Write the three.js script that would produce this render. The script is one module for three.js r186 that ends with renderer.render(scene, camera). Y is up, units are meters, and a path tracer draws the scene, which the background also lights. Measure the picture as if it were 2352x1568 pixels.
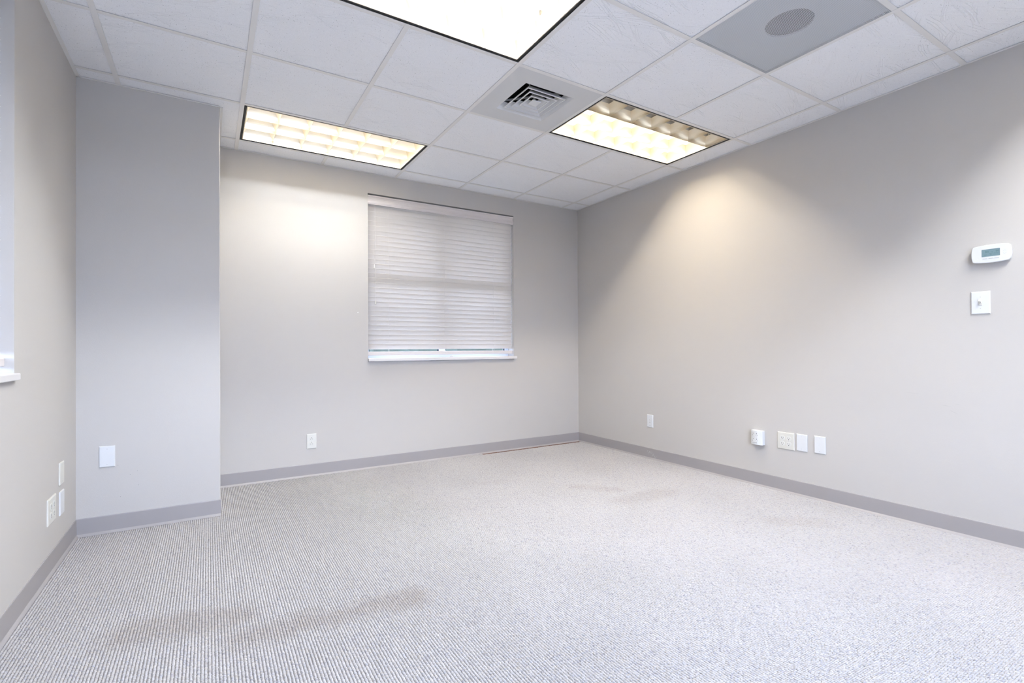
import * as THREE from 'three';
import { RoundedBoxGeometry } from 'three/addons/geometries/RoundedBoxGeometry.js';
import { mergeGeometries } from 'three/addons/utils/BufferGeometryUtils.js';
import { ImprovedNoise } from 'three/addons/math/ImprovedNoise.js';
import { RectAreaLightUniformsLib } from 'three/addons/lights/RectAreaLightUniformsLib.js';

// ------------------------------------------------------------------ camera, sky, exposure
// metres, y up. The corner between the window wall (z = 0) and the long wall (x = 0) is the origin; the room lies at x < 0, z > 0.
const FW = 2352, FH = 1568, FOCAL = 1139.73;
const scene = new THREE.Scene();
const camera = new THREE.PerspectiveCamera(2 * Math.atan(FH / 2 / FOCAL) * 180 / Math.PI, FW / FH, 0.05, 200);
camera.position.set(-3.4405, 1.0195, 4.2361);
camera.rotation.set(0.0062, -0.5489, -0.0052, 'YXZ');
camera.setViewOffset(FW, FH, 0.88, -7.59, FW, FH);
camera.updateProjectionMatrix();

const SKY = 10.6;            // brightness of the open sky
const LAMP = 111;           // radiance of one fluorescent tube; each is tinted by its own colour below
const EXPOSURE = 1.23;

const renderer = new THREE.WebGLRenderer({ antialias: true });
renderer.toneMapping = THREE.LinearToneMapping;
renderer.toneMappingExposure = EXPOSURE;
renderer.shadowMap.enabled = true;
RectAreaLightUniformsLib.init();
{
  const w = 64, h = 32, d = new Float32Array(w * h * 4);
  for (let y = 0; y < h; y++) for (let x = 0; x < w; x++) {
    const up = Math.max(0, Math.sin(((y + 0.5) / h - 0.5) * Math.PI)), k = Math.pow(up, 0.6), o = (y * w + x) * 4;
    d[o] = SKY * (1.0 - 0.22 * k); d[o + 1] = SKY * (1.12 - 0.16 * k); d[o + 2] = SKY * (1.58 - 0.04 * k); d[o + 3] = 1;
  }
  const t = new THREE.DataTexture(d, w, h, THREE.RGBAFormat, THREE.FloatType);
  t.mapping = THREE.EquirectangularReflectionMapping; t.magFilter = THREE.LinearFilter; t.needsUpdate = true;
  scene.background = t;
}

// ------------------------------------------------------------------ helpers
let seed = 7;
const rnd = () => { seed = (seed * 1664525 + 1013904223) >>> 0; return seed / 4294967296; };
const rr = (a, b) => a + (b - a) * rnd();
const noise = new ImprovedNoise();
const lin = (r, g, b) => new THREE.Color().setRGB(r, g, b);
const names = new Map();
function numbered(name) { const n = names.get(name) ?? 0; names.set(name, n + 1); return n ? name + '_' + String(n).padStart(3, '0') : name; }
function mesh(name, geo, mat, parent) { const m = new THREE.Mesh(geo, mat); m.name = parent ? name : numbered(name); m.castShadow = m.receiveShadow = true; (parent ?? scene).add(m); return m; }
function tag(o, label, category, group) { o.userData = { ...o.userData, label, category }; if (group) o.userData.group = group; return o; }
function struct(o) { o.userData.kind = 'structure'; return o; }
function base(name, [x, y, z] = [0, 0, 0], turn = 0) { const g = new THREE.Group(); g.name = numbered(name); g.position.set(x, y, z); g.rotation.y = turn; scene.add(g); return g; }
// a box between two corners with texture coordinates in metres
function box(x0, x1, y0, y1, z0, z1, du = 0, dv = 0) {
  const g = new THREE.BoxGeometry(x1 - x0, y1 - y0, z1 - z0);
  g.translate((x0 + x1) / 2, (y0 + y1) / 2, (z0 + z1) / 2);
  const p = g.attributes.position, n = g.attributes.normal, u = g.attributes.uv;
  for (let i = 0; i < p.count; i++) {
    const X = p.getX(i), Y = p.getY(i), Z = p.getZ(i);
    if (Math.abs(n.getX(i)) > 0.5) u.setXY(i, Z + du, Y + dv); else if (Math.abs(n.getY(i)) > 0.5) u.setXY(i, X + du, Z + dv); else u.setXY(i, X + du, Y + dv);
  }
  return g;
}
const merge = (list) => { const flat = list.map((g) => (g.index ? g.toNonIndexed() : g)); if (flat.some((g) => !g.attributes.uv)) flat.forEach((g) => g.deleteAttribute('uv')); return mergeGeometries(flat); };
function rbox(w, h, d, r, x = 0, y = 0, z = 0, seg = 2) { const g = new RoundedBoxGeometry(w, h, d, seg, r); g.translate(x, y, z); return g; }
function cyl(r, h, x, y, z, axis = 'z', n = 16, r2 = r) { const g = new THREE.CylinderGeometry(r2, r, h, n); if (axis === 'z') g.rotateX(Math.PI / 2); if (axis === 'x') g.rotateZ(Math.PI / 2); g.translate(x, y, z); return g; }
function tube(points, r, n = 24, k = 6) { return new THREE.TubeGeometry(new THREE.CatmullRomCurve3(points.map((p) => new THREE.Vector3(...p))), n, r, k); }
function extrude(pts, depth, bevel = 0) {
  const s = new THREE.Shape(pts.map((p) => new THREE.Vector2(...p)));
  return new THREE.ExtrudeGeometry(s, { depth, bevelEnabled: bevel > 0, bevelSize: bevel, bevelThickness: bevel, bevelSegments: 3, curveSegments: 12 });
}
function canvas(w, h) { const c = document.createElement('canvas'); c.width = w; c.height = h; return c; }

// ------------------------------------------------------------------ textures and materials
function noiseTexture(n, make) {
  const d = new Uint8Array(n * n * 4);
  for (let y = 0; y < n; y++) for (let x = 0; x < n; x++) { const v = make(x / n, y / n), o = (y * n + x) * 4; d[o] = d[o + 1] = d[o + 2] = Math.max(0, Math.min(255, v * 255)); d[o + 3] = 255; }
  const t = new THREE.DataTexture(d, n, n); t.wrapS = t.wrapT = THREE.RepeatWrapping; t.magFilter = THREE.LinearFilter; t.needsUpdate = true; return t;
}
// tileable noise: blend of four shifted lattices
const tn = (u, v, f, s) => { const a = noise.noise(u * f, v * f, s), b = noise.noise((u - 1) * f, v * f, s), c = noise.noise(u * f, (v - 1) * f, s), e = noise.noise((u - 1) * f, (v - 1) * f, s); return (a * (1 - u) + b * u) * (1 - v) + (c * (1 - u) + e * u) * v; };
const peel = noiseTexture(512, (u, v) => 0.5 + 0.55 * tn(u, v, 90, 3.3) + 0.25 * tn(u, v, 38, 8.1));
peel.repeat.set(1 / 0.4, 1 / 0.4);

const wallPaint = new THREE.MeshStandardMaterial({ color: lin(0.505, 0.482, 0.457), roughness: 0.62, bumpMap: peel, bumpScale: 0.00018 });
const vinyl = new THREE.MeshStandardMaterial({ color: lin(0.325, 0.305, 0.305), roughness: 0.42 });
const tee = new THREE.MeshStandardMaterial({ color: lin(0.80, 0.785, 0.765), roughness: 0.5 });
const dark = new THREE.MeshStandardMaterial({ color: lin(0.012, 0.012, 0.013), roughness: 0.6 });
const slab = new THREE.MeshStandardMaterial({ color: lin(0.4, 0.4, 0.4), roughness: 0.9 });
const white = new THREE.MeshStandardMaterial({ color: lin(0.66, 0.67, 0.68), roughness: 0.32 });
const ivory = new THREE.MeshStandardMaterial({ color: lin(0.655, 0.65, 0.61), roughness: 0.35 });
const cream = new THREE.MeshStandardMaterial({ color: lin(0.63, 0.615, 0.56), roughness: 0.35 });
const screwMetal = new THREE.MeshStandardMaterial({ color: lin(0.62, 0.62, 0.62), roughness: 0.4 });
const slot = new THREE.MeshStandardMaterial({ color: lin(0.06, 0.055, 0.05), roughness: 0.7 });
const frameWhite = new THREE.MeshStandardMaterial({ color: lin(0.66, 0.72, 0.80), roughness: 0.35 });
const glass = new THREE.MeshPhysicalMaterial({ color: lin(0.95, 0.98, 0.97), roughness: 0.0, transmission: 1, thickness: 0, ior: 1.5 });
const sillPaint = new THREE.MeshStandardMaterial({ color: lin(0.68, 0.66, 0.65), roughness: 0.3 });

// faux wood of the blinds: faint grain along the slat
const grain = (() => {
  const t = noiseTexture(512, (u, v) => 0.94 + 0.10 * tn(u, v, 60, 1.7) * 0.35 + 0.08 * noise.noise(u * 6, v * 160, 4.4) * 0.5);
  t.colorSpace = THREE.SRGBColorSpace; t.repeat.set(2.2, 4); return t;
})();
const slatWood = new THREE.MeshPhysicalMaterial({ color: lin(0.88, 0.825, 0.765), roughness: 0.85, map: grain, transmission: 0.30, thickness: 0 });
const railWood = new THREE.MeshStandardMaterial({ color: lin(0.66, 0.615, 0.60), roughness: 0.5 });
const cordWhite = new THREE.MeshStandardMaterial({ color: lin(0.76, 0.73, 0.70), roughness: 0.8 });
const tasselWhite = new THREE.MeshStandardMaterial({ color: lin(0.72, 0.70, 0.66), roughness: 0.4 });

// mineral-fibre ceiling tile: embossed wavy creases, grit, pin holes
const TILE_UV = 1.2192;
const tileTex = (() => {
  const n = 2048, c = canvas(n, n), g = c.getContext('2d'), k = canvas(n, n), h = k.getContext('2d');
  g.fillStyle = 'rgb(128,128,128)'; g.fillRect(0, 0, n, n);
  h.fillStyle = 'rgb(248,248,249)'; h.fillRect(0, 0, n, n);
  for (let f = 0; f < 100; f++) {                       // families of creases
    const cx = rr(0, n), cy = rr(0, n), len = rr(160, 520), m = 2 + Math.floor(rr(0, 5)), turn = rr(-0.55, 0.55), gap = rr(9, 26), ph = rr(0, 6), amp = rr(6, 30);
    for (let q = 0; q < m; q++) {
      const l = len * rr(0.5, 1), off = (q - m / 2) * gap * rr(0.7, 1.3), x0 = -l / 2 + rr(-60, 60), light = rnd() < 0.5;
      for (const [wx, wy] of [[0, 0], [n, 0], [-n, 0], [0, n], [0, -n]]) {
        g.beginPath();
        for (let s = 0; s <= 16; s++) {
          const a = x0 + l * s / 16, b = off + amp * Math.sin(ph + a * 0.008) + 1.5 * Math.sin(a * 0.035 + q);
          const X = cx + wx + a * Math.cos(turn) - b * Math.sin(turn), Y = cy + wy + a * Math.sin(turn) + b * Math.cos(turn);
          if (s) g.lineTo(X, Y); else g.moveTo(X, Y);
        }
        g.lineWidth = rr(2, 4.5); g.strokeStyle = light ? 'rgba(225,225,225,0.75)' : 'rgba(30,30,30,0.7)'; g.stroke();
      }
    }
  }
  for (let f = 0; f < 2000; f++) {                     // pin holes
    const x = rr(0, n), y = rr(0, n), r = rr(0.8, 2.0);
    g.fillStyle = 'rgba(10,10,10,0.9)'; g.beginPath(); g.arc(x, y, r, 0, 7); g.fill();
    h.fillStyle = 'rgba(96,94,92,' + rr(0.35, 0.9) + ')'; h.beginPath(); h.arc(x, y, r, 0, 7); h.fill();
  }
  const grit = (ctx, amount) => { const im = ctx.getImageData(0, 0, n, n), d = im.data; for (let i = 0; i < d.length; i += 4) { const v = (rnd() + rnd() - 1) * amount; d[i] += v; d[i + 1] += v; d[i + 2] += v; } ctx.putImageData(im, 0, 0); };
  grit(g, 16); grit(h, 26);
  const bump = new THREE.CanvasTexture(c), map = new THREE.CanvasTexture(k);
  map.colorSpace = THREE.SRGBColorSpace;
  for (const t of [bump, map]) { t.wrapS = t.wrapT = THREE.RepeatWrapping; t.repeat.set(1 / TILE_UV, 1 / TILE_UV); t.needsUpdate = true; }
  return { bump, map };
})();
const tileMat = new THREE.MeshStandardMaterial({ color: lin(0.96, 0.965, 0.98), map: tileTex.map, bumpMap: tileTex.bump, bumpScale: 0.0026, roughness: 0.95 });

// ------------------------------------------------------------------ room shell
const XL = -4.055, ZR = 5.4, H = 2.5127, TH = 0.2, TOP = 2.75;
const COLX = -3.377, COLZ = 0.695;
const T = 0.6096, GX = -1.4319, GZ = 0.2061;
const gx = (i) => GX + i * T, gz = (j) => GZ + j * T;
const W1 = { x0: -2.279, x1: -0.821, y0: 0.937, y1: 2.345 };           // window in the far wall
const W2 = { z0: 1.70, z1: 3.165, y0: 0.937, y1: 2.345 };              // window in the left wall
const UNSEEN_W3 = { x0: -3.9, x1: -1.4, y0: 0.45, y1: 2.0 };               // unseen window behind the camera, placed and sized to light the pier and floor

struct(mesh('wall_right', box(0, TH, -0.1, TOP, -TH, ZR + TH), wallPaint));
struct(mesh('wall_back', merge([box(XL - TH, W1.x0, -0.1, TOP, -TH, 0), box(W1.x1, 0, -0.1, TOP, -TH, 0), box(W1.x0, W1.x1, -0.1, W1.y0 - 0.03, -TH, 0), box(W1.x0, W1.x1, W1.y1, TOP, -TH, 0)]), wallPaint));
struct(mesh('wall_left', merge([box(XL - TH, XL, -0.1, TOP, 0, W2.z0), box(XL - TH, XL, -0.1, TOP, W2.z1, ZR + TH), box(XL - TH, XL, -0.1, W2.y0 - 0.03, W2.z0, W2.z1), box(XL - TH, XL, W2.y1, TOP, W2.z0, W2.z1)]), wallPaint));
struct(mesh('wall_rear', merge([box(XL, UNSEEN_W3.x0, -0.1, TOP, ZR, ZR + TH), box(UNSEEN_W3.x1, 0, -0.1, TOP, ZR, ZR + TH), box(UNSEEN_W3.x0, UNSEEN_W3.x1, -0.1, UNSEEN_W3.y0 - 0.03, ZR, ZR + TH), box(UNSEEN_W3.x0, UNSEEN_W3.x1, UNSEEN_W3.y1, TOP, ZR, ZR + TH)]), wallPaint));
{ // boxed-out pier in the corner, with a softened drywall edge
  const r = 0.006, s = [[XL, 0], [COLX, 0]];
  for (let a = 0; a <= 4; a++) { const t = a / 4 * Math.PI / 2; s.push([COLX - r + r * Math.cos(t), COLZ - r + r * Math.sin(t)]); }
  s.push([XL, COLZ]);
  const g = extrude(s.map(([x, z]) => [x, -z]), TOP); g.rotateX(-Math.PI / 2);
  struct(mesh('wall_pier', g, wallPaint));
}
struct(mesh('unseen_roof_slab', box(XL - TH, TH, TOP, TOP + 0.12, -TH, ZR + TH), slab));  // unseen, closes the plenum and blocks sky light from above

// floor slab and its carpet backing
const backing = new THREE.MeshStandardMaterial({ color: lin(0.22, 0.21, 0.215), roughness: 1 });
struct(mesh('floor', box(XL, 0, -0.1, 0, 0, ZR), backing));

// ------------------------------------------------------------------ baseboards: rubber cove base
function cove(name, from, to, normal) {                 // from, to: [x, z] along the wall, normal: into the room
  const prof = [[0, 0], [0.0126, 0], [0.0130, 0.0020], [0.0122, 0.0040], [0.0085, 0.0092], [0.0046, 0.0138], [0.0037, 0.0155], [0.0034, 0.096], [0.0022, 0.0995], [0, 0.1]];
  const pos = [], n = prof.length, ends = [from, to];
  const nn = new THREE.Vector3(normal[0], 0, normal[1]);
  for (let i = 0; i < n - 1; i++) for (const [e, k] of [[0, i], [1, i], [1, i + 1], [0, i], [1, i + 1], [0, i + 1]]) pos.push(ends[e][0] + nn.x * prof[k][0], prof[k][1], ends[e][1] + nn.z * prof[k][0]);
  for (const e of [0, 1]) for (let i = 1; i < n - 1; i++) for (const k of [0, i, i + 1]) pos.push(ends[e][0] + nn.x * prof[k][0], prof[k][1], ends[e][1] + nn.z * prof[k][0]);
  const g = new THREE.BufferGeometry(); g.setAttribute('position', new THREE.Float32BufferAttribute(pos, 3)); g.computeVertexNormals();
  return struct(mesh(name, g, vinyl));
}
vinyl.side = THREE.DoubleSide;
cove('baseboard_back', [COLX, 0], [0, 0], [0, 1]);
cove('baseboard_right', [0, 0], [0, ZR], [-1, 0]);
cove('baseboard_left', [XL, COLZ], [XL, ZR], [1, 0]);
cove('baseboard_pier', [XL, COLZ], [COLX + 0.003, COLZ], [0, 1]);
cove('baseboard_rear', [XL, ZR], [0, ZR], [0, -1]);
{
  const scuff = new THREE.MeshStandardMaterial({ color: lin(0.45, 0.45, 0.455), roughness: 0.8 }), sh = [];
  const bb = scene.getObjectByName('baseboard_right');
  for (let i = 0; i < 9; i++) { const z = 1.0 + i * 0.011 + rr(-0.004, 0.004), y0 = 0.085 - i * 0.0045, l = rr(0.012, 0.035); const g = box(-0.0008, 0, -l / 2, l / 2, -rr(0.0008, 0.002), rr(0.0008, 0.002)); g.rotateX(rr(0.2, 0.7)); g.translate(-0.0034, y0 - rr(0, 0.03), z); sh.push(g); }
  mesh('scuff_mark', merge(sh), scuff, bb).userData.label = 'pale scuff scratches on the grey baseboard';
}

// ------------------------------------------------------------------ ceiling: lay-in tiles on an exposed grid
const ceiling = base('ceiling'); struct(ceiling);
const FL = 0.012, DROP = 0.0034;                         // half the width of a tee, its drop below the tiles
const LIGHTS = [[-3, 0], [0, 2], [-3, 3], [0, 6]];       // first grid cell of each two-by-four light
const taken = new Map();
for (const [i, j] of LIGHTS) { taken.set(i + ',' + j, 1); taken.set((i + 1) + ',' + j, 1); }
taken.set('-1,2', 1); taken.set('0,4', 1);
const xs = [XL, gx(-4), gx(-3), gx(-2), gx(-1), gx(0), gx(1), gx(2), 0], zs = [0]; for (let j = 0; j <= 8; j++) zs.push(gz(j)); zs.push(ZR);
const ty = H + DROP, th = 0.016;
for (let a = 0; a < xs.length - 1; a++) for (let b = 0; b < zs.length - 1; b++) {
  if (taken.has((a - 5) + ',' + (b - 1))) continue;
  const x0 = xs[a] + 0.003, x1 = xs[a + 1] - 0.003, z0 = zs[b] + 0.003, z1 = zs[b + 1] - 0.003, du = Math.floor(rr(0, 8)) * 0.3, dv = Math.floor(rr(0, 8)) * 0.37, up = ty + rr(0, 0.0008);
  const parts = [];
  if (x0 < COLX && z0 < COLZ) {                          // tiles cut round the pier
    if (z1 > COLZ) parts.push(box(x0, Math.min(x1, COLX), up, up + th, COLZ, z1, du, dv));
    if (x1 > COLX) parts.push(box(COLX, x1, up, up + th, z0, z1, du, dv));
  } else parts.push(box(x0, x1, up, up + th, z0, z1, du, dv));
  if (parts.length) mesh('ceiling_tile', parts.length > 1 ? merge(parts) : parts[0], tileMat, ceiling);
}
const teeBar = (g) => mesh('ceiling_tee', g, tee, ceiling);
for (let i = -4; i <= 2; i++) {                          // main runners along z, broken where a light or the pier takes their place
  const x = gx(i); let cuts = [];
  for (const [li, lj] of LIGHTS) if (i === li + 1) cuts.push([gz(lj) + FL, gz(lj + 1) - FL]);
  let from = i === -4 ? COLZ : 0;
  for (const [a, b] of [...cuts, [ZR, ZR]]) { if (a > from) teeBar(merge([box(x - FL, x + FL, H, H + 0.0012, from, a), box(x - 0.0015, x + 0.0015, H + 0.001, H + 0.03, from, a)])); from = b; }
}
for (let j = 0; j <= 8; j++) for (let a = 0; a < xs.length - 1; a++) {   // cross tees along x, cell by cell
  const z = gz(j), x0 = Math.max(xs[a] + (a ? FL : 0), z < COLZ ? COLX : XL), x1 = xs[a + 1] - (a < xs.length - 2 ? FL : 0);
  if (x1 - x0 < 0.02) continue;
  teeBar(merge([box(x0, x1, H + 0.0004, H + 0.0014, z - FL, z + FL), box(x0, x1, H + 0.001, H + 0.03, z - 0.0015, z + 0.0015)]));
}
const angle = (g) => mesh('wall_angle', g, tee, ceiling);
angle(box(COLX, 0, H - 0.0006, H + 0.001, 0, 0.016)); angle(box(-0.016, 0, H - 0.0006, H + 0.001, 0, ZR)); angle(box(XL, XL + 0.018, H - 0.0006, H + 0.001, COLZ, ZR));
angle(box(XL, COLX, H - 0.0006, H + 0.001, COLZ, COLZ + 0.014)); angle(box(COLX, COLX + 0.016, H - 0.0006, H + 0.001, 0, COLZ)); angle(box(XL, 0, H - 0.0006, H + 0.001, ZR - 0.016, ZR));

// ------------------------------------------------------------------ recessed fluorescent lights with parabolic louvers
const alu = new THREE.MeshStandardMaterial({ color: lin(0.91, 0.82, 0.66), roughness: 0.28, metalness: 0.94 });
const housingWhite = new THREE.MeshStandardMaterial({ color: lin(0.85, 0.83, 0.78), roughness: 0.5 });
const rimTan = new THREE.MeshStandardMaterial({ color: lin(0.62, 0.55, 0.44), roughness: 0.4, metalness: 0.4 });
const glowTube = new THREE.MeshStandardMaterial({ color: lin(0.9, 0.9, 0.88), roughness: 0.5, emissive: lin(1.0, 0.93, 0.84), emissiveIntensity: 6 });
const deadTube = new THREE.MeshStandardMaterial({ color: lin(0.8, 0.79, 0.76), roughness: 0.35 });
const LX = 1.2192 / 2 - FL, LZ = 0.6096 / 2 - FL, OX = LX - 0.020, OZ = LZ - 0.020, BD = 0.066, B0 = 0.010;
function bladeGeo(len, along, half) {                    // parabolic wedge: knife edge below, broad above; half: -1, 0, 1 keeps one side
  const right = [], n = 7;
  for (let k = 0; k <= n; k++) { const h = k / n; right.push([0.0008 + 0.026 * h * h, B0 + BD * h]); }
  let out;
  if (!half) out = [...right, ...right.map(([a, b]) => [-a, b]).reverse()];
  else out = [...right.map(([a, b]) => [a * half, b]), [0, B0 + BD]].concat([[0, B0]]);
  const g = extrude(out, len); g.translate(0, 0, -len / 2);
  if (along === 'x') g.rotateY(Math.PI / 2);
  return g;
}
const BL = { xi: bladeGeo(2 * OX, 'x', 0), xa: bladeGeo(2 * OX, 'x', 1), xb: bladeGeo(2 * OX, 'x', -1), zi: bladeGeo(2 * OZ, 'z', 0), za: bladeGeo(2 * OZ, 'z', 1), zb: bladeGeo(2 * OZ, 'z', -1) };
const ring = (ox, oz, ix, iz, y0, y1) => merge([box(-ox, ox, y0, y1, -oz, -iz), box(-ox, ox, y0, y1, iz, oz), box(-ox, -ix, y0, y1, -iz, iz), box(ix, ox, y0, y1, -iz, iz)]);
const TUBE_Y = 0.104;
function troffer(i, j, label, tints) {                   // tints: the colour of each tube's light, null for a dead tube
  const t = base('ceiling_light', [gx(i + 1), H, gz(j) + T / 2]);
  tag(t, label, 'light', 'recessed ceiling lights');
  mesh('painted_gap_shade', ring(LX, LZ, LX - 0.015, LZ - 0.015, 0.004, 0.02), dark, t).userData.label = 'black ring painted as the shaded gap round the fixture';  // shade of the gap painted as a solid black ring
  mesh('rim', ring(LX - 0.015, LZ - 0.015, OX, OZ, 0.003, 0.02), rimTan, t);
  mesh('housing', merge([box(-LX, LX, 0.15, 0.154, -LZ, LZ), box(-LX, LX, 0.02, 0.15, -LZ, -LZ + 0.004), box(-LX, LX, 0.02, 0.15, LZ - 0.004, LZ), box(-LX, -LX + 0.004, 0.02, 0.15, -LZ, LZ), box(LX - 0.004, LX, 0.02, 0.15, -LZ, LZ)]), housingWhite, t);
  const put = (g, x, z) => { mesh('louver_blade', g, alu, t).position.set(x, 0, z); };
  for (let k = 0; k <= 3; k++) put(k === 0 ? BL.xb : k === 3 ? BL.xa : BL.xi, 0, -OZ + k * 2 * OZ / 3);
  for (let k = 0; k <= 6; k++) put(k === 0 ? BL.za : k === 6 ? BL.zb : BL.zi, -OX + k * 2 * OX / 6, 0);
  for (const z of [-OZ / 3, OZ / 3]) mesh('unseen_lamp_divider', box(-OX, OX, B0 + BD, 0.15, z - 0.026, z + 0.026), housingWhite, t);  // unseen partitions, keep lit tubes from spilling into the dark row
  for (let k = 0; k < 3; k++) {
    const z = -OZ + (k + 0.5) * 2 * OZ / 3, lit = tints[k];
    mesh('tube', cyl(0.0127, 2 * OX - 0.03, 0, TUBE_Y, z, 'x', 14), lit ? glowTube : deadTube, t);
    if (!lit) continue;
    const l = new THREE.RectAreaLight(lin(...tints[k]), LAMP, 2 * OX - 0.04, 0.0254);
    l.name = 'tube_light'; l.position.set(0, TUBE_Y - 0.0135, z); l.rotation.x = -Math.PI / 2; t.add(l);
  }
}
troffer(-3, 0, 'recessed ceiling light with all cells lit, close to the window wall beside the pier', [[0.74, 0.80, 0.87], [0.82, 0.79, 0.71], [0.80, 0.80, 0.78]]);
troffer(0, 2, 'recessed ceiling light with one unlit tan row of louver cells, beside the air diffuser', [[1.82, 1.61, 1.27], [1.82, 1.61, 1.27], null]);
troffer(-3, 3, 'fully lit ceiling light touching the air diffuser at one corner', [[2.14, 2.25, 2.32], [2.14, 2.25, 2.32], [2.14, 2.25, 2.32]]);
troffer(0, 6, 'recessed ceiling light out of view, lights the wall with the thermostat', [[2.10, 2.16, 2.18], [2.10, 2.16, 2.18], [2.10, 2.16, 2.18]]);  // out of view, placed to light the right wall near the thermostat

// ------------------------------------------------------------------ air diffuser
{
  const t = base('ceiling_vent', [gx(-1) + T / 2, H, gz(2) + T / 2]);
  tag(t, 'white square ceiling air diffuser with nested square vanes', 'vent');
  const paint = new THREE.MeshStandardMaterial({ color: lin(0.66, 0.66, 0.66), roughness: 0.5 }), O = T / 2 - FL, I = 0.172;
  mesh('face_panel', ring(O, O, I, I, 0.0005, 0.004), paint, t);
  // a square funnel: low edge half-width a at y0, high edge half-width b at y1
  const funnel = (a, b, y0, y1, th2) => {
    const pts = (w, y) => [[-w, y, -w], [w, y, -w], [w, y, w], [-w, y, w]], A = pts(a, y0), B = pts(b, y1), C = pts(a - th2, y0 - 0.0), D = pts(b - th2, y1), pos = [];
    const quad = (p, q, r, s) => pos.push(...p, ...q, ...r, ...p, ...r, ...s);
    for (let k = 0; k < 4; k++) { const m = (k + 1) % 4; quad(A[k], A[m], B[m], B[k]); quad(C[m], C[k], D[k], D[m]); quad(A[m], A[k], C[k], C[m]); quad(B[k], B[m], D[m], D[k]); }
    const g = new THREE.BufferGeometry(); g.setAttribute('position', new THREE.Float32BufferAttribute(pos, 3)); g.computeVertexNormals(); return g;
  };
  const vane = new THREE.MeshStandardMaterial({ color: lin(0.74, 0.74, 0.74), roughness: 0.45, side: THREE.DoubleSide });
  mesh('collar', funnel(I, 0.145, 0.002, 0.04, 0.002), vane, t);
  for (const w of [0.136, 0.101, 0.066]) mesh('vane', merge([funnel(w, w - 0.030, 0.001, 0.034, 0.0025), ring(w, w, w - 0.007, w - 0.007, 0.0, 0.0022)]), vane, t);
  mesh('center_plate', merge([rbox(0.060, 0.006, 0.060, 0.002, 0, 0.003, 0), cyl(0.005, 0.06, 0, 0.035, 0, 'y', 8)]), vane, t);
  const brace = new THREE.MeshStandardMaterial({ color: lin(0.45, 0.46, 0.47), roughness: 0.5 });
  for (const a of [Math.PI / 4, -Math.PI / 4]) { const g = box(-0.19, 0.19, 0.036, 0.048, -0.0015, 0.0015); g.rotateY(a); mesh('brace', g, brace, t); }
  mesh('duct', merge([box(-0.15, 0.15, 0.19, 0.20, -0.15, 0.15), box(-0.155, -0.15, 0.04, 0.2, -0.155, 0.155), box(0.15, 0.155, 0.04, 0.2, -0.155, 0.155), box(-0.155, 0.155, 0.04, 0.2, -0.155, -0.15), box(-0.155, 0.155, 0.04, 0.2, 0.15, 0.155)]), dark, t);
}

// ------------------------------------------------------------------ ceiling speaker behind a perforated sheet
{
  const t = base('ceiling_speaker', [gx(0) + T / 2, H, gz(4) + T / 2]);
  tag(t, 'grey perforated square ceiling speaker grille with a round speaker behind it', 'speaker');
  const steel = new THREE.MeshStandardMaterial({ color: lin(0.60, 0.62, 0.65), roughness: 0.5, side: THREE.DoubleSide });
  const O = T / 2 - FL, n = 98, c = 2 * O / n, r = 0.37 * c, pos = [], idx = [];
  for (let a = 0; a < n; a++) for (let b = 0; b < n; b++) {
    const x = -O + (a + 0.5) * c, z = -O + (b + 0.5) * c, s = pos.length / 3, h = c / 2;
    for (let k = 0; k < 8; k++) {
      const q = k * Math.PI / 4, ca = Math.cos(q), sa = Math.sin(q), e = h / Math.max(Math.abs(ca), Math.abs(sa));
      pos.push(x + ca * e, 0.002, z + sa * e, x + ca * r, 0.002, z + sa * r);
    }
    for (let k = 0; k < 8; k++) { const p = s + 2 * k, q = s + 2 * ((k + 1) % 8); idx.push(p, q, p + 1, q, q + 1, p + 1); }
  }
  const g = new THREE.BufferGeometry(); g.setAttribute('position', new THREE.Float32BufferAttribute(pos, 3)); g.setIndex(idx); g.computeVertexNormals();
  mesh('perforated_grille', g, steel, t);
  const board = new THREE.MeshStandardMaterial({ color: lin(0.80, 0.81, 0.83), roughness: 0.8, side: THREE.DoubleSide });
  const sh = new THREE.Shape([[-O, -O], [O, -O], [O, O], [-O, O]].map((p) => new THREE.Vector2(...p))), hole = new THREE.Path(); hole.absarc(0, 0, 0.102, 0, Math.PI * 2); sh.holes.push(hole);
  const bg = new THREE.ExtrudeGeometry(sh, { depth: 0.008, bevelEnabled: false, curveSegments: 24 }); bg.rotateX(Math.PI / 2); bg.translate(0, 0.020, 0);
  mesh('back_board', bg, board, t);
  const cone = new THREE.LatheGeometry([[0.0, 0.062], [0.028, 0.058], [0.03, 0.07], [0.088, 0.032], [0.104, 0.021]].map((p) => new THREE.Vector2(...p)), 32);
  mesh('speaker_cone', cone, new THREE.MeshStandardMaterial({ color: lin(0.03, 0.03, 0.035), roughness: 0.8, side: THREE.DoubleSide }), t);
  mesh('back_can', cyl(0.13, 0.01, 0, 0.085, 0, 'y', 24), dark, t);
}

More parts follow.
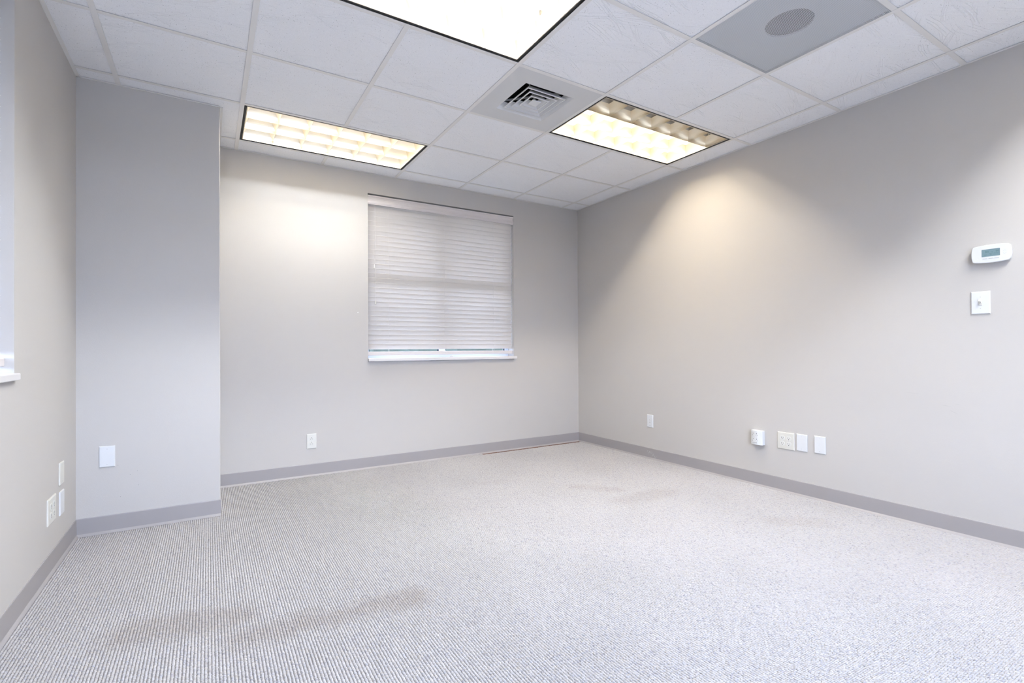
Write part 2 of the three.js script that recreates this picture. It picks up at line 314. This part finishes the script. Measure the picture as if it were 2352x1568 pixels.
// ------------------------------------------------------------------ windows
// Each window is built in its own axes: u along the wall, y up, w out of the room; place() puts it into its wall.
function windowUnit(n, width, y0, y1, pos, turn, bars) {
  const g = base('window_' + n, pos, turn); struct(g); names.delete('window_' + n);
  const h0 = y0 - 0.004, F = 0.036, z0 = -0.165, z1 = -0.115, hw = width / 2;
  mesh('window_frame', merge([box(-hw, hw, h0, h0 + F, z0, z1), box(-hw, hw, y1 - F, y1, z0, z1), box(-hw, -hw + F, h0, y1, z0, z1), box(hw - F, hw, h0, y1, z0, z1)]), frameWhite, g);
  const us = [-hw + F, ...bars, hw - F], mid = 1.64;
  for (const b of bars) mesh('mullion', box(b - 0.031, b + 0.031, h0 + F, y1 - F, z0, z1), frameWhite, g);
  const gasket = [];
  for (let k = 0; k < us.length - 1; k++) {
    const a = us[k] + (k ? 0.031 : 0), b = us[k + 1] - (k < us.length - 2 ? 0.031 : 0);
    mesh('meeting_rail', box(a, b, mid - 0.03, mid + 0.03, z0 + 0.005, z1 - 0.004), frameWhite, g);
    for (const [c, d] of [[h0 + F, mid - 0.03], [mid + 0.03, y1 - F]]) {
      mesh('pane', box(a + 0.004, b - 0.004, c + 0.004, d - 0.004, -0.142, -0.138).toNonIndexed().deleteAttribute('uv'), glass, g);
      gasket.push(box(a, b, c, c + 0.005, -0.148, -0.13), box(a, b, d - 0.005, d, -0.148, -0.13), box(a, a + 0.009, c, d, -0.148, -0.13), box(b - 0.009, b, c, d, -0.148, -0.13));
    }
  }
  mesh('gasket', merge(gasket), dark, g);
  return g;
}
const midX = (W1.x0 + W1.x1) / 2, midZ = (W2.z0 + W2.z1) / 2, midX3 = (UNSEEN_W3.x0 + UNSEEN_W3.x1) / 2;
windowUnit(1, W1.x1 - W1.x0, W1.y0, W1.y1, [midX, 0, 0], 0, [-1.55 - midX]);
windowUnit(2, W2.z1 - W2.z0, W2.y0, W2.y1, [XL, 0, midZ], Math.PI / 2, [0]);
windowUnit(3, UNSEEN_W3.x1 - UNSEEN_W3.x0, UNSEEN_W3.y0, UNSEEN_W3.y1, [midX3, 0, ZR], Math.PI, [-0.4, 0.4]);  // out of view, lets bluish daylight onto pier and floor
// sills
function sill(n, width, pos, turn, eL, eR, y = 0.937, front = 0.033) {
  const g = rbox(width + eL + eR, 0.026, 0.148, 0.004, (eR - eL) / 2, y - 0.013, front - 0.074, 2);
  const m = mesh('trim_' + n, g, sillPaint); m.position.set(...pos); m.rotation.y = turn; names.delete('trim_' + n); return struct(m);
}
sill(1, W1.x1 - W1.x0, [midX, 0, 0], 0, 0.004, 0.018);
sill(2, W2.z1 - W2.z0, [XL, 0, midZ], Math.PI / 2, 0.008, 0.006, 0.935, 0.017);
sill(3, UNSEEN_W3.x1 - UNSEEN_W3.x0, [midX3, 0, ZR], Math.PI, 0.03, 0.03, UNSEEN_W3.y0);

// blinds: valance, head rail, slats, bottom rail, ladder cords, pull cords with tassels
function blind(pos, turn, width, tilt, label, ladders, cords, valance = true) {
  const t = base('venetian_blind', pos, turn); tag(t, label, 'blind');
  const hw = width / 2, top = 2.333;
  const vp = [[-0.020, 0], [-0.004, 0], [-0.0035, -0.010], [-0.0085, -0.018], [-0.0105, -0.030], [-0.0085, -0.044], [-0.0045, -0.054], [-0.0045, -0.066], [-0.0075, -0.071], [-0.0075, -0.076], [-0.020, -0.076]];
  const vg = extrude(vp, 2 * hw + 0.012); vg.rotateY(-Math.PI / 2); vg.translate(hw + 0.006, top, 0);
  if (valance) mesh('valance', vg, railWood, t);
  mesh('head_rail', box(-hw, hw, top - 0.055, top - 0.012, -0.075, valance ? -0.028 : -0.042), railWood, t);
  const n = 31, yTop = 2.262, yBot = 1.036, sg = rbox(2 * hw, 0.0505, 0.0034, 0.0012, 0, 0, 0, 1);
  for (let k = 0; k < n; k++) { const s = mesh('slat', sg, slatWood, t); s.position.set(rr(-0.0012, 0.0012), yTop + (yBot - yTop) * k / (n - 1), -0.046); s.rotation.x = tilt + rr(-0.012, 0.012); }
  mesh('bottom_rail', rbox(2 * hw + 0.004, 0.033, 0.022, 0.006, 0.002, 0.977, valance ? -0.040 : -0.035, 3), railWood, t);
  for (const u of ladders) {
    mesh('ladder_cord', cyl(0.0006, top - 0.07 - 0.99, u, (top - 0.07 + 0.99) / 2, -0.031, 'y', 6), cordWhite, t);
    mesh('ladder_cord', cyl(0.0006, top - 0.07 - 0.99, u + 0.004, (top - 0.07 + 0.99) / 2, -0.062, 'y', 6), cordWhite, t);
  }
  const tassel = new THREE.LatheGeometry([[0, 0.018], [0.0025, 0.018], [0.0032, 0.012], [0.0062, -0.012], [0.0066, -0.017], [0.005, -0.019], [0, -0.019]].map((q) => new THREE.Vector2(...q)), 12);
  for (const [u, y] of cords) {
    const c = mesh('pull_cord', cyl(0.0011, top - 0.07 - y - 0.017, u, (top - 0.07 + y + 0.017) / 2, -0.022, 'y', 6), cordWhite, t);
    mesh('tassel', tassel, tasselWhite, c).position.set(u, y, -0.022);
  }
  return t;
}
const b1 = blind([midX, 0, 0], 0, W1.x1 - W1.x0 - 0.007, 0.36, 'closed white wood slat blind with valance in the far window', [-2.088 - midX, -1.559 - midX, -1.037 - midX], [[-2.219 - midX, 1.727], [-2.208 - midX, 1.419]]);
{ // lift cord that ends on the sill
  const c = mesh('lift_cord', tube([[-1.559 - midX, 1.0, -0.020], [-1.555 - midX, 0.965, -0.016], [-1.535 - midX, 0.945, -0.012], [-1.518 - midX, 0.944, -0.010]], 0.0011, 12), cordWhite, b1);
  const g = new THREE.LatheGeometry([[0, 0.014], [0.0028, 0.014], [0.0034, 0.010], [0.0062, -0.012], [0.0064, -0.016], [0, -0.017]].map((q) => new THREE.Vector2(...q)), 12); g.rotateZ(Math.PI / 2 + 0.2); g.translate(-1.502 - midX, 0.9445, -0.010);
  mesh('tassel', g, tasselWhite, c);
}
blind([XL, 0, midZ], Math.PI / 2, W2.z1 - W2.z0 - 0.012, 0.36, 'white slat blind in the window of the left wall', [-0.5, 0, 0.5], [[-0.62, 1.6]], false);

// ------------------------------------------------------------------ wall plates
const ON = { right: (y, z) => [[0, y, z], -Math.PI / 2], left: (y, z) => [[XL, y, z], Math.PI / 2], back: (y, x) => [[x, y, 0], 0], pier: (y, x) => [[x, y, COLZ], 0] };
function plateGeo(w, h) { // softly chamfered plate, its back on the wall
  const a = w / 2 - 0.005, b = h / 2 - 0.005, s = new THREE.Shape([[-a, -b], [a, -b], [a, b], [-a, b]].map((p) => new THREE.Vector2(...p)));
  const g = new THREE.ExtrudeGeometry(s, { depth: 0.0012, bevelEnabled: true, bevelSize: 0.005, bevelThickness: 0.0042, bevelSegments: 4 });
  g.translate(0, 0, 0.0012); const p = g.attributes.position; for (let i = 0; i < p.count; i++) if (p.getZ(i) < 0.0012) p.setZ(i, 0.0); g.computeVertexNormals(); return g;
}
const PZ = 0.0066;
function wallPlate(name, [pos, turn], w, h, mat, label, category, group) { const t = base(name, pos, turn); tag(t, label, category, group); mesh('plate', plateGeo(w, h), mat, t); return t; }
function screw(t, x, y, mat = screwMetal) { const s = mesh('screw', cyl(0.0029, 0.0012, x, y, PZ + 0.0002), mat, t); mesh('screw_slot', box(x - 0.0024, x + 0.0024, y - 0.0004, y + 0.0004, PZ + 0.0007, PZ + 0.001), slot, s); }
function receptacle(t, x, y, mat, up) { // one outlet face; up: -1 when the ground hole is below
  const pts = [], r = 0.0172; for (let k = 0; k < 40; k++) { const a = k / 40 * Math.PI * 2; pts.push([r * Math.cos(a), Math.max(-0.0142, Math.min(0.0142, r * Math.sin(a)))]); }
  const g = extrude(pts, 0.0016, 0.0004); g.translate(x, y, PZ - 0.0006);
  const f = mesh('receptacle', g, mat, t), z = PZ + 0.0012;
  mesh('outlet_slot', merge([box(x - 0.0078, x - 0.0056, y - up * 0.0022 - 0.0042, y - up * 0.0022 + 0.0042, z, z + 0.0006), box(x + 0.0056, x + 0.0076, y - up * 0.0022 - 0.0034, y - up * 0.0022 + 0.0034, z, z + 0.0006), cyl(0.0027, 0.0006, x, y + up * 0.0076, z + 0.0003)]), slot, f);
}
{ // outlet under the far window, ground holes up
  const t = wallPlate('electrical_outlet', ON.back(0.281, -2.7345), 0.073, 0.117, ivory, 'white double outlet low on the window wall, left of the window', 'outlet');
  receptacle(t, 0, 0.0195, ivory, 1); receptacle(t, 0, -0.0195, ivory, 1); screw(t, 0, 0);
}
{ // four-way outlet on the long wall
  const t = wallPlate('quad_outlet', ON.right(0.361, 2.276), 0.117, 0.117, cream, 'cream four-way outlet between the plug adapter and a blank plate', 'outlet');
  for (const x of [-0.0225, 0.0225]) { for (const y of [0.0195, -0.0195]) receptacle(t, x, y, ivory, -1); screw(t, x, 0); }
}
{ // four-way outlet on the left wall
  const t = wallPlate('quad_outlet', ON.left(0.291, 1.199), 0.138, 0.117, cream, 'cream four-way outlet low on the left wall below its window sill', 'outlet');
  for (const x of [-0.0235, 0.0235]) { for (const y of [0.0205, -0.0205]) receptacle(t, x, y, ivory, -1); screw(t, x, 0); }
}
for (const [where, w, h, mat, label] of [
  [ON.right(0.365, 2.385), 0.071, 0.115, white, 'blank white wall plate right against the cream four-way outlet'],
  [ON.right(0.369, 2.502), 0.071, 0.115, white, 'blank white wall plate standing alone beside the other blank plate'],
  [ON.left(0.421, 1.018), 0.080, 0.108, cream, 'narrow cream blank plate above the white one on the left wall'],
  [ON.left(0.277, 1.014), 0.078, 0.114, white, 'narrow white blank plate beside the left wall outlet'],
  [ON.pier(0.4265, -3.921), 0.0705, 0.117, white, 'white blank plate low on the front of the corner pier'],
]) { const t = wallPlate('blank_plate', where, w, h, mat, label, 'wall plate'); screw(t, 0, h * 0.36, mat); screw(t, 0, -h * 0.36, mat); }
{ // data plate
  const t = wallPlate('data_plate', ON.right(0.347, 1.030), 0.071, 0.114, white, 'small white data plate with two round jacks near the corner', 'wall plate');
  for (const y of [0.011, -0.011]) { const j = mesh('jack', cyl(0.0048, 0.004, 0, y, PZ + 0.001, 'z', 14), screwMetal, t); mesh('jack_hole', cyl(0.0022, 0.001, 0, y, PZ + 0.0031, 'z', 10), slot, j); }
  screw(t, 0, 0.043, white); mesh('print_strip', box(-0.011, 0.011, -0.046, -0.041, PZ - 0.0002, PZ + 0.0002), new THREE.MeshStandardMaterial({ color: lin(0.5, 0.52, 0.56), roughness: 0.5 }), t);
}
{ // light switch
  const t = wallPlate('light_switch', ON.right(1.242, 3.3065), 0.076, 0.118, white, 'white toggle light switch below the thermostat', 'switch');
  screw(t, 0, 0.030); screw(t, 0, -0.030);
  mesh('switch_collar', rbox(0.0125, 0.026, 0.003, 0.001, 0, 0, PZ + 0.0006), ivory, t);
  const g = rbox(0.0092, 0.013, 0.019, 0.002, 0, 0, 0.0095); g.rotateX(-0.55); g.translate(0, 0.002, PZ - 0.001);
  mesh('toggle', g, ivory, t);
}
{ // thermostat: bowed white body
  const t = base('thermostat', [0, 1.489, 3.353], -Math.PI / 2); tag(t, 'white bowed thermostat with a blue-grey display on the long wall', 'thermostat');
  const outline = (hw, hh, bow, n = 10) => {
    const pts = [], c = 0.010;
    const arc = (x, y, a0) => { for (let k = 0; k <= 4; k++) { const a = a0 + k / 4 * Math.PI / 2; pts.push([x + c * Math.cos(a), y + c * Math.sin(a)]); } };
    const e = (k) => bow * (1 - (2 * k / n - 1) ** 2);
    for (let k = 1; k < n; k++) pts.push([-hw + c + (2 * hw - 2 * c) * k / n, -hh - e(k)]);
    arc(hw - c, -hh + c, -Math.PI / 2);
    for (let k = 1; k < n; k++) pts.push([hw + e(k) * 0.8, -hh + c + (2 * hh - 2 * c) * k / n]);
    arc(hw - c, hh - c, 0);
    for (let k = 1; k < n; k++) pts.push([hw - c - (2 * hw - 2 * c) * k / n, hh + e(k)]);
    arc(-hw + c, hh - c, Math.PI / 2);
    for (let k = 1; k < n; k++) pts.push([-hw - e(k) * 0.8, hh - c - (2 * hh - 2 * c) * k / n]);
    arc(-hw + c, -hh + c, Math.PI);
    return pts;
  };
  const g = extrude(outline(0.069, 0.0385, 0.0042), 0.018, 0.004); g.translate(0, 0, 0.006); mesh('body', g, white, t);
  const bg = extrude(outline(0.060, 0.032, 0.003), 0.005); mesh('back_plate', bg, new THREE.MeshStandardMaterial({ color: lin(0.5, 0.48, 0.46), roughness: 0.5 }), t);
  const c = canvas(256, 128), k = c.getContext('2d'); k.fillStyle = 'rgb(112,136,143)'; k.fillRect(0, 0, 256, 128); k.fillStyle = 'rgb(84,108,117)'; k.fillRect(0, 0, 256, 7); k.fillRect(0, 0, 5, 128); k.fillRect(250, 0, 6, 128);
  k.fillStyle = 'rgb(88,114,122)'; k.font = 'bold 50px sans-serif'; k.fillText('84', 46, 62); k.font = 'bold 46px sans-serif'; k.fillText('80', 196, 58); k.font = 'bold 22px sans-serif'; k.fillText('am', 128, 56); k.fillRect(108, 72, 50, 6); k.fillRect(172, 74, 66, 5); k.fillRect(34, 92, 36, 10); k.fillRect(116, 94, 28, 6); k.fillRect(160, 98, 76, 5);
  const tex = new THREE.CanvasTexture(c); tex.colorSpace = THREE.SRGBColorSpace;
  const dg = new THREE.BoxGeometry(0.069, 0.037, 0.0012); dg.translate(0.001, 0.0045, 0.0282);
  mesh('display', dg, new THREE.MeshStandardMaterial({ map: tex, roughness: 0.25 }), t).userData.label = 'blue-grey liquid crystal display';
  const btn = new THREE.MeshStandardMaterial({ color: lin(0.52, 0.53, 0.55), roughness: 0.4 });
  for (let b = -1; b <= 1; b++) mesh('button', rbox(0.018, 0.0042, 0.0018, 0.0008, 0.001 + b * 0.0222, -0.0235, 0.0283), btn, t);
  for (const s of [1, -1]) { const a = extrude([[-0.0065, 0], [0, s * 0.0048], [0.0065, 0], [0.0065, s * 0.0016], [0, s * 0.0066], [-0.0065, s * 0.0016]].slice(0, 6), 0.001); a.translate(0.053, 0.001 + s * 0.0035, 0.0279); mesh('arrow_button', a, btn, t); }
}
{ // plug-in adapter with bowed front
  const t = base('plug_adapter', [0, 0.357, 2.076], -Math.PI / 2); tag(t, 'white six-way plug-in outlet adapter standing out from the wall', 'adapter');
  const pts = [[-0.041, 0]]; for (let k = 0; k <= 14; k++) { const x = -0.041 + 0.082 * k / 14; pts.push([x, 0.026 + 0.014 * (1 - (x / 0.041) ** 2)]); } pts.push([0.041, 0]);
  const g = extrude(pts, 0.098, 0.003); g.rotateX(Math.PI / 2); g.translate(0, 0.049, 0); mesh('body', g, white, t);
  mesh('lower_skirt', (() => { const p2 = [[-0.030, 0]]; for (let k = 0; k <= 10; k++) { const x = -0.030 + 0.060 * k / 10; p2.push([x, 0.014 + 0.012 * (1 - (x / 0.03) ** 2)]); } p2.push([0.030, 0]); const q = extrude(p2, 0.006); q.rotateX(Math.PI / 2); q.translate(0, -0.052, 0); return q; })(), new THREE.MeshStandardMaterial({ color: lin(0.55, 0.50, 0.46), roughness: 0.6 }), t);
  const zf = (x) => 0.026 + 0.014 * (1 - (x / 0.041) ** 2) + 0.003;
  for (const y of [0.026, -0.014]) for (const x of [-0.019, 0.007]) {
    mesh('outlet_slot', merge([cyl(0.0026, 0.0012, x, y + 0.004, zf(x)), box(x - 0.0078, x - 0.0064, y - 0.011, y - 0.0045, zf(x) - 0.0006, zf(x) + 0.0004), box(x + 0.0062, x + 0.0076, y - 0.010, y - 0.005, zf(x) - 0.0006, zf(x) + 0.0004)]), slot, t);
  }
  mesh('indicator', cyl(0.0022, 0.0012, -0.006, 0.004, zf(-0.006)), screwMetal, t);
  const c = canvas(128, 32), k = c.getContext('2d'); k.fillStyle = 'rgb(213,214,216)'; k.fillRect(0, 0, 128, 32); k.fillStyle = 'rgb(52,58,66)'; k.font = 'bold 26px sans-serif'; k.fillText('surTimed', 4, 25);
  const tex = new THREE.CanvasTexture(c); tex.colorSpace = THREE.SRGBColorSpace;
  const lg = new THREE.BoxGeometry(0.034, 0.0085, 0.0008); lg.translate(-0.006, -0.036, zf(-0.006) + 0.0004); mesh('printed_label', lg, new THREE.MeshStandardMaterial({ map: tex, roughness: 0.4 }), t);
}

// marks on the paint
{
  const grey = new THREE.MeshStandardMaterial({ color: lin(0.40, 0.385, 0.37), roughness: 0.8 }), wr = scene.getObjectByName('wall_right'), mark = (y0, z0, y1, z1, w) => {
    const l = Math.hypot(y1 - y0, z1 - z0), g = extrude([[-l / 2, 0], [0, -w / 2], [l / 2, 0], [0, w / 2]], 0.0004); g.rotateY(-Math.PI / 2); g.rotateX(-Math.atan2(y1 - y0, z1 - z0)); g.translate(0, (y0 + y1) / 2, (z0 + z1) / 2); mesh('scratch', g, grey, wr);
  };
  mark(0.752, 2.972, 0.746, 3.052, 0.0012); mark(0.696, 3.126, 0.686, 3.19, 0.0014); mark(0.672, 3.168, 0.648, 3.213, 0.0016); mark(0.705, 3.194, 0.699, 3.226, 0.0012);
  for (const z of [2.068, 2.076, 2.090, 2.097]) mark(0.424, z, 0.436, z + 0.001, 0.002);
  mesh('paint_chip', cyl(0.004, 0.0006, -2.365, 1.325, 0.0003, 'z', 8), new THREE.MeshStandardMaterial({ color: lin(0.9, 0.9, 0.9), roughness: 0.7 }), scene.getObjectByName('wall_back'));
}

{
  const hole = new THREE.MeshStandardMaterial({ color: lin(0.24, 0.23, 0.22), roughness: 0.9 }), wp = scene.getObjectByName('wall_pier');
  for (const [x, y] of [[-3.874, 0.371], [-3.786, 0.328], [-3.819, 0.313], [-3.782, 0.248], [-3.863, 0.194]]) mesh('nail_hole', cyl(0.0016, 0.0005, x, y, COLZ + 0.0002, 'z', 7), hole, wp);
}

// ------------------------------------------------------------------ wooden tack strip left bare along the far wall
{
  const wood = new THREE.MeshStandardMaterial({ color: lin(0.13, 0.05, 0.03), roughness: 0.8 });
  tag(mesh('tack_strip', box(-1.20, -0.004, 0, 0.0018, 0.0135, 0.042), wood), 'thin dark brown wooden strip bare between baseboard and carpet', 'wood strip');
}

// ------------------------------------------------------------------ carpet: rows of looped yarn
{
  const RX = 0.0100, RZ = 0.0066, loop = new THREE.SphereGeometry(1, 8, 4, 0, Math.PI * 2, 0, Math.PI * 0.56);
  loop.scale(0.0036, 0.0050, 0.0056); loop.translate(0, -0.0003, 0);
  loop.deleteAttribute('uv');
  const seg = (x, z, a, b) => { const dx = b[0] - a[0], dz = b[1] - a[1], t = Math.max(0, Math.min(1, ((x - a[0]) * dx + (z - a[1]) * dz) / (dx * dx + dz * dz))); return Math.hypot(x - a[0] - t * dx, z - a[1] - t * dz); };
  const stains = [ // path on the floor, half width, strength
    [[[-3.66, 2.00], [-3.51, 2.02], [-3.37, 2.06]], 0.135, 0.50], [[[-3.32, 2.24], [-3.135, 2.26], [-2.927, 2.27], [-2.72, 2.28]], 0.105, 0.54],
    [[[-1.15, 1.38], [-0.94, 1.60]], 0.10, 0.28], [[[-1.07, 1.82], [-0.70, 1.82]], 0.13, 0.26], [[[-0.62, 2.58], [-0.43, 2.72]], 0.12, 0.22], [[[-1.72, 0.90], [-1.5, 0.97]], 0.09, 0.12],
  ];
  const places = [];
  for (let x = XL + 0.0175; x < -0.0172; x += RX) for (let z = 0.0190; z < ZR - 0.01; z += RZ) {
    if (x < COLX + 0.004 && z < COLZ + 0.0185) continue;
    if (x > -1.205 && z < 0.046) continue;
    places.push([x, z]);
  }
  const pile = new THREE.InstancedMesh(loop, new THREE.MeshStandardMaterial({ color: lin(1, 1, 1), roughness: 1 }), places.length);
  pile.name = 'carpet_pile'; pile.castShadow = pile.receiveShadow = true;
  const o = new THREE.Object3D(), c = new THREE.Color();
  places.forEach(([x, z], k) => {
    o.position.set(x + rr(-0.0007, 0.0007), rr(-0.0009, 0.0006), z + rr(-0.0011, 0.0011)); o.rotation.set(rr(-0.2, 0.2), 0.62 + rr(-0.25, 0.25), rr(-0.2, 0.2));
    const s = rr(0.92, 1.1); o.scale.set(s, rr(0.8, 1.2), s * rr(0.9, 1.1)); o.updateMatrix(); pile.setMatrixAt(k, o.matrix);
    const f = rnd(), v = rr(0.94, 1.06);
    if (f < 0.66) c.setRGB(0.465, 0.447, 0.441); else if (f < 0.84) c.setRGB(0.455, 0.43, 0.41); else if (f < 0.96) c.setRGB(0.425, 0.416, 0.428); else c.setRGB(0.37, 0.355, 0.37);
    c.multiplyScalar(v);
    const w = 0.035 * noise.noise(x * 9, z * 9, 0.5) + 0.02 * noise.noise(x * 31, z * 31, 2.5);
    let s2 = 0;
    for (const [path, r, st] of stains) for (let q = 0; q < path.length - 1; q++) { const d = seg(x, z, path[q], path[q + 1]) + w; if (d < r) s2 = Math.max(s2, st * Math.min(1, (r - d) / 0.08) * (0.75 + 0.5 * rnd())); }
    if (s2) { c.r *= 1 - 0.30 * s2; c.g *= 1 - 0.36 * s2; c.b *= 1 - 0.41 * s2; }
    const m = 0.85 + 0.05 * noise.noise(x * 2.1, z * 2.1, 7.7); c.multiplyScalar(m);
    pile.setColorAt(k, c);
  });
  scene.add(pile); tag(pile, 'pale grey looped carpet covering the whole floor', 'carpet'); pile.userData.kind = 'stuff';
}

// ------------------------------------------------------------------ outside
{
  const lawn = mesh('lawn', box(-45, 40, -0.45, -0.35, -45, 45), new THREE.MeshStandardMaterial({ color: lin(0.045, 0.052, 0.034), roughness: 1 }));
  struct(lawn);
  struct(mesh('unseen_patio', box(-20, 16, -0.35, -0.30, ZR + 0.3, 30), new THREE.MeshStandardMaterial({ color: lin(0.35, 0.325, 0.29), roughness: 0.95 })));  // pale ground out of view, bounces sky light up to the ceiling
  struct(mesh('added_eave', merge([box(XL - 1.7, TH + 1.5, 2.52, 2.87, -1.7, -TH), box(XL - 1.7, XL - TH, 2.52, 2.87, -TH, ZR + TH)]), new THREE.MeshStandardMaterial({ color: lin(0.5, 0.47, 0.43), roughness: 0.8 })));  // added eaves, unseen, cut the sky light on sills and reveals
  const leaf = new THREE.MeshStandardMaterial({ color: lin(0.030, 0.038, 0.024), roughness: 0.9 });
  const g = new THREE.BoxGeometry(30, 2.4, 1.6, 240, 20, 12), p = g.attributes.position;
  for (let i = 0; i < p.count; i++) { const X = p.getX(i), Y = p.getY(i), Z = p.getZ(i), k = 0.22 * noise.noise(X * 1.7, Y * 1.7, Z * 1.7) + 0.12 * noise.noise(X * 5, Y * 5, Z * 5); p.setXYZ(i, X + k, Y + (Y > -1 ? k : 0), Z + Math.sign(Z) * k); }
  g.computeVertexNormals();
  const m = mesh('hedge', g, leaf); m.position.set(4, 0.84, -9); tag(m, 'dark green hedge outside, glimpsed under the far blind, hides the bright sky there', 'hedge');  // set here to close off bright sky in the gap below the blind
}
renderer.render(scene, camera);
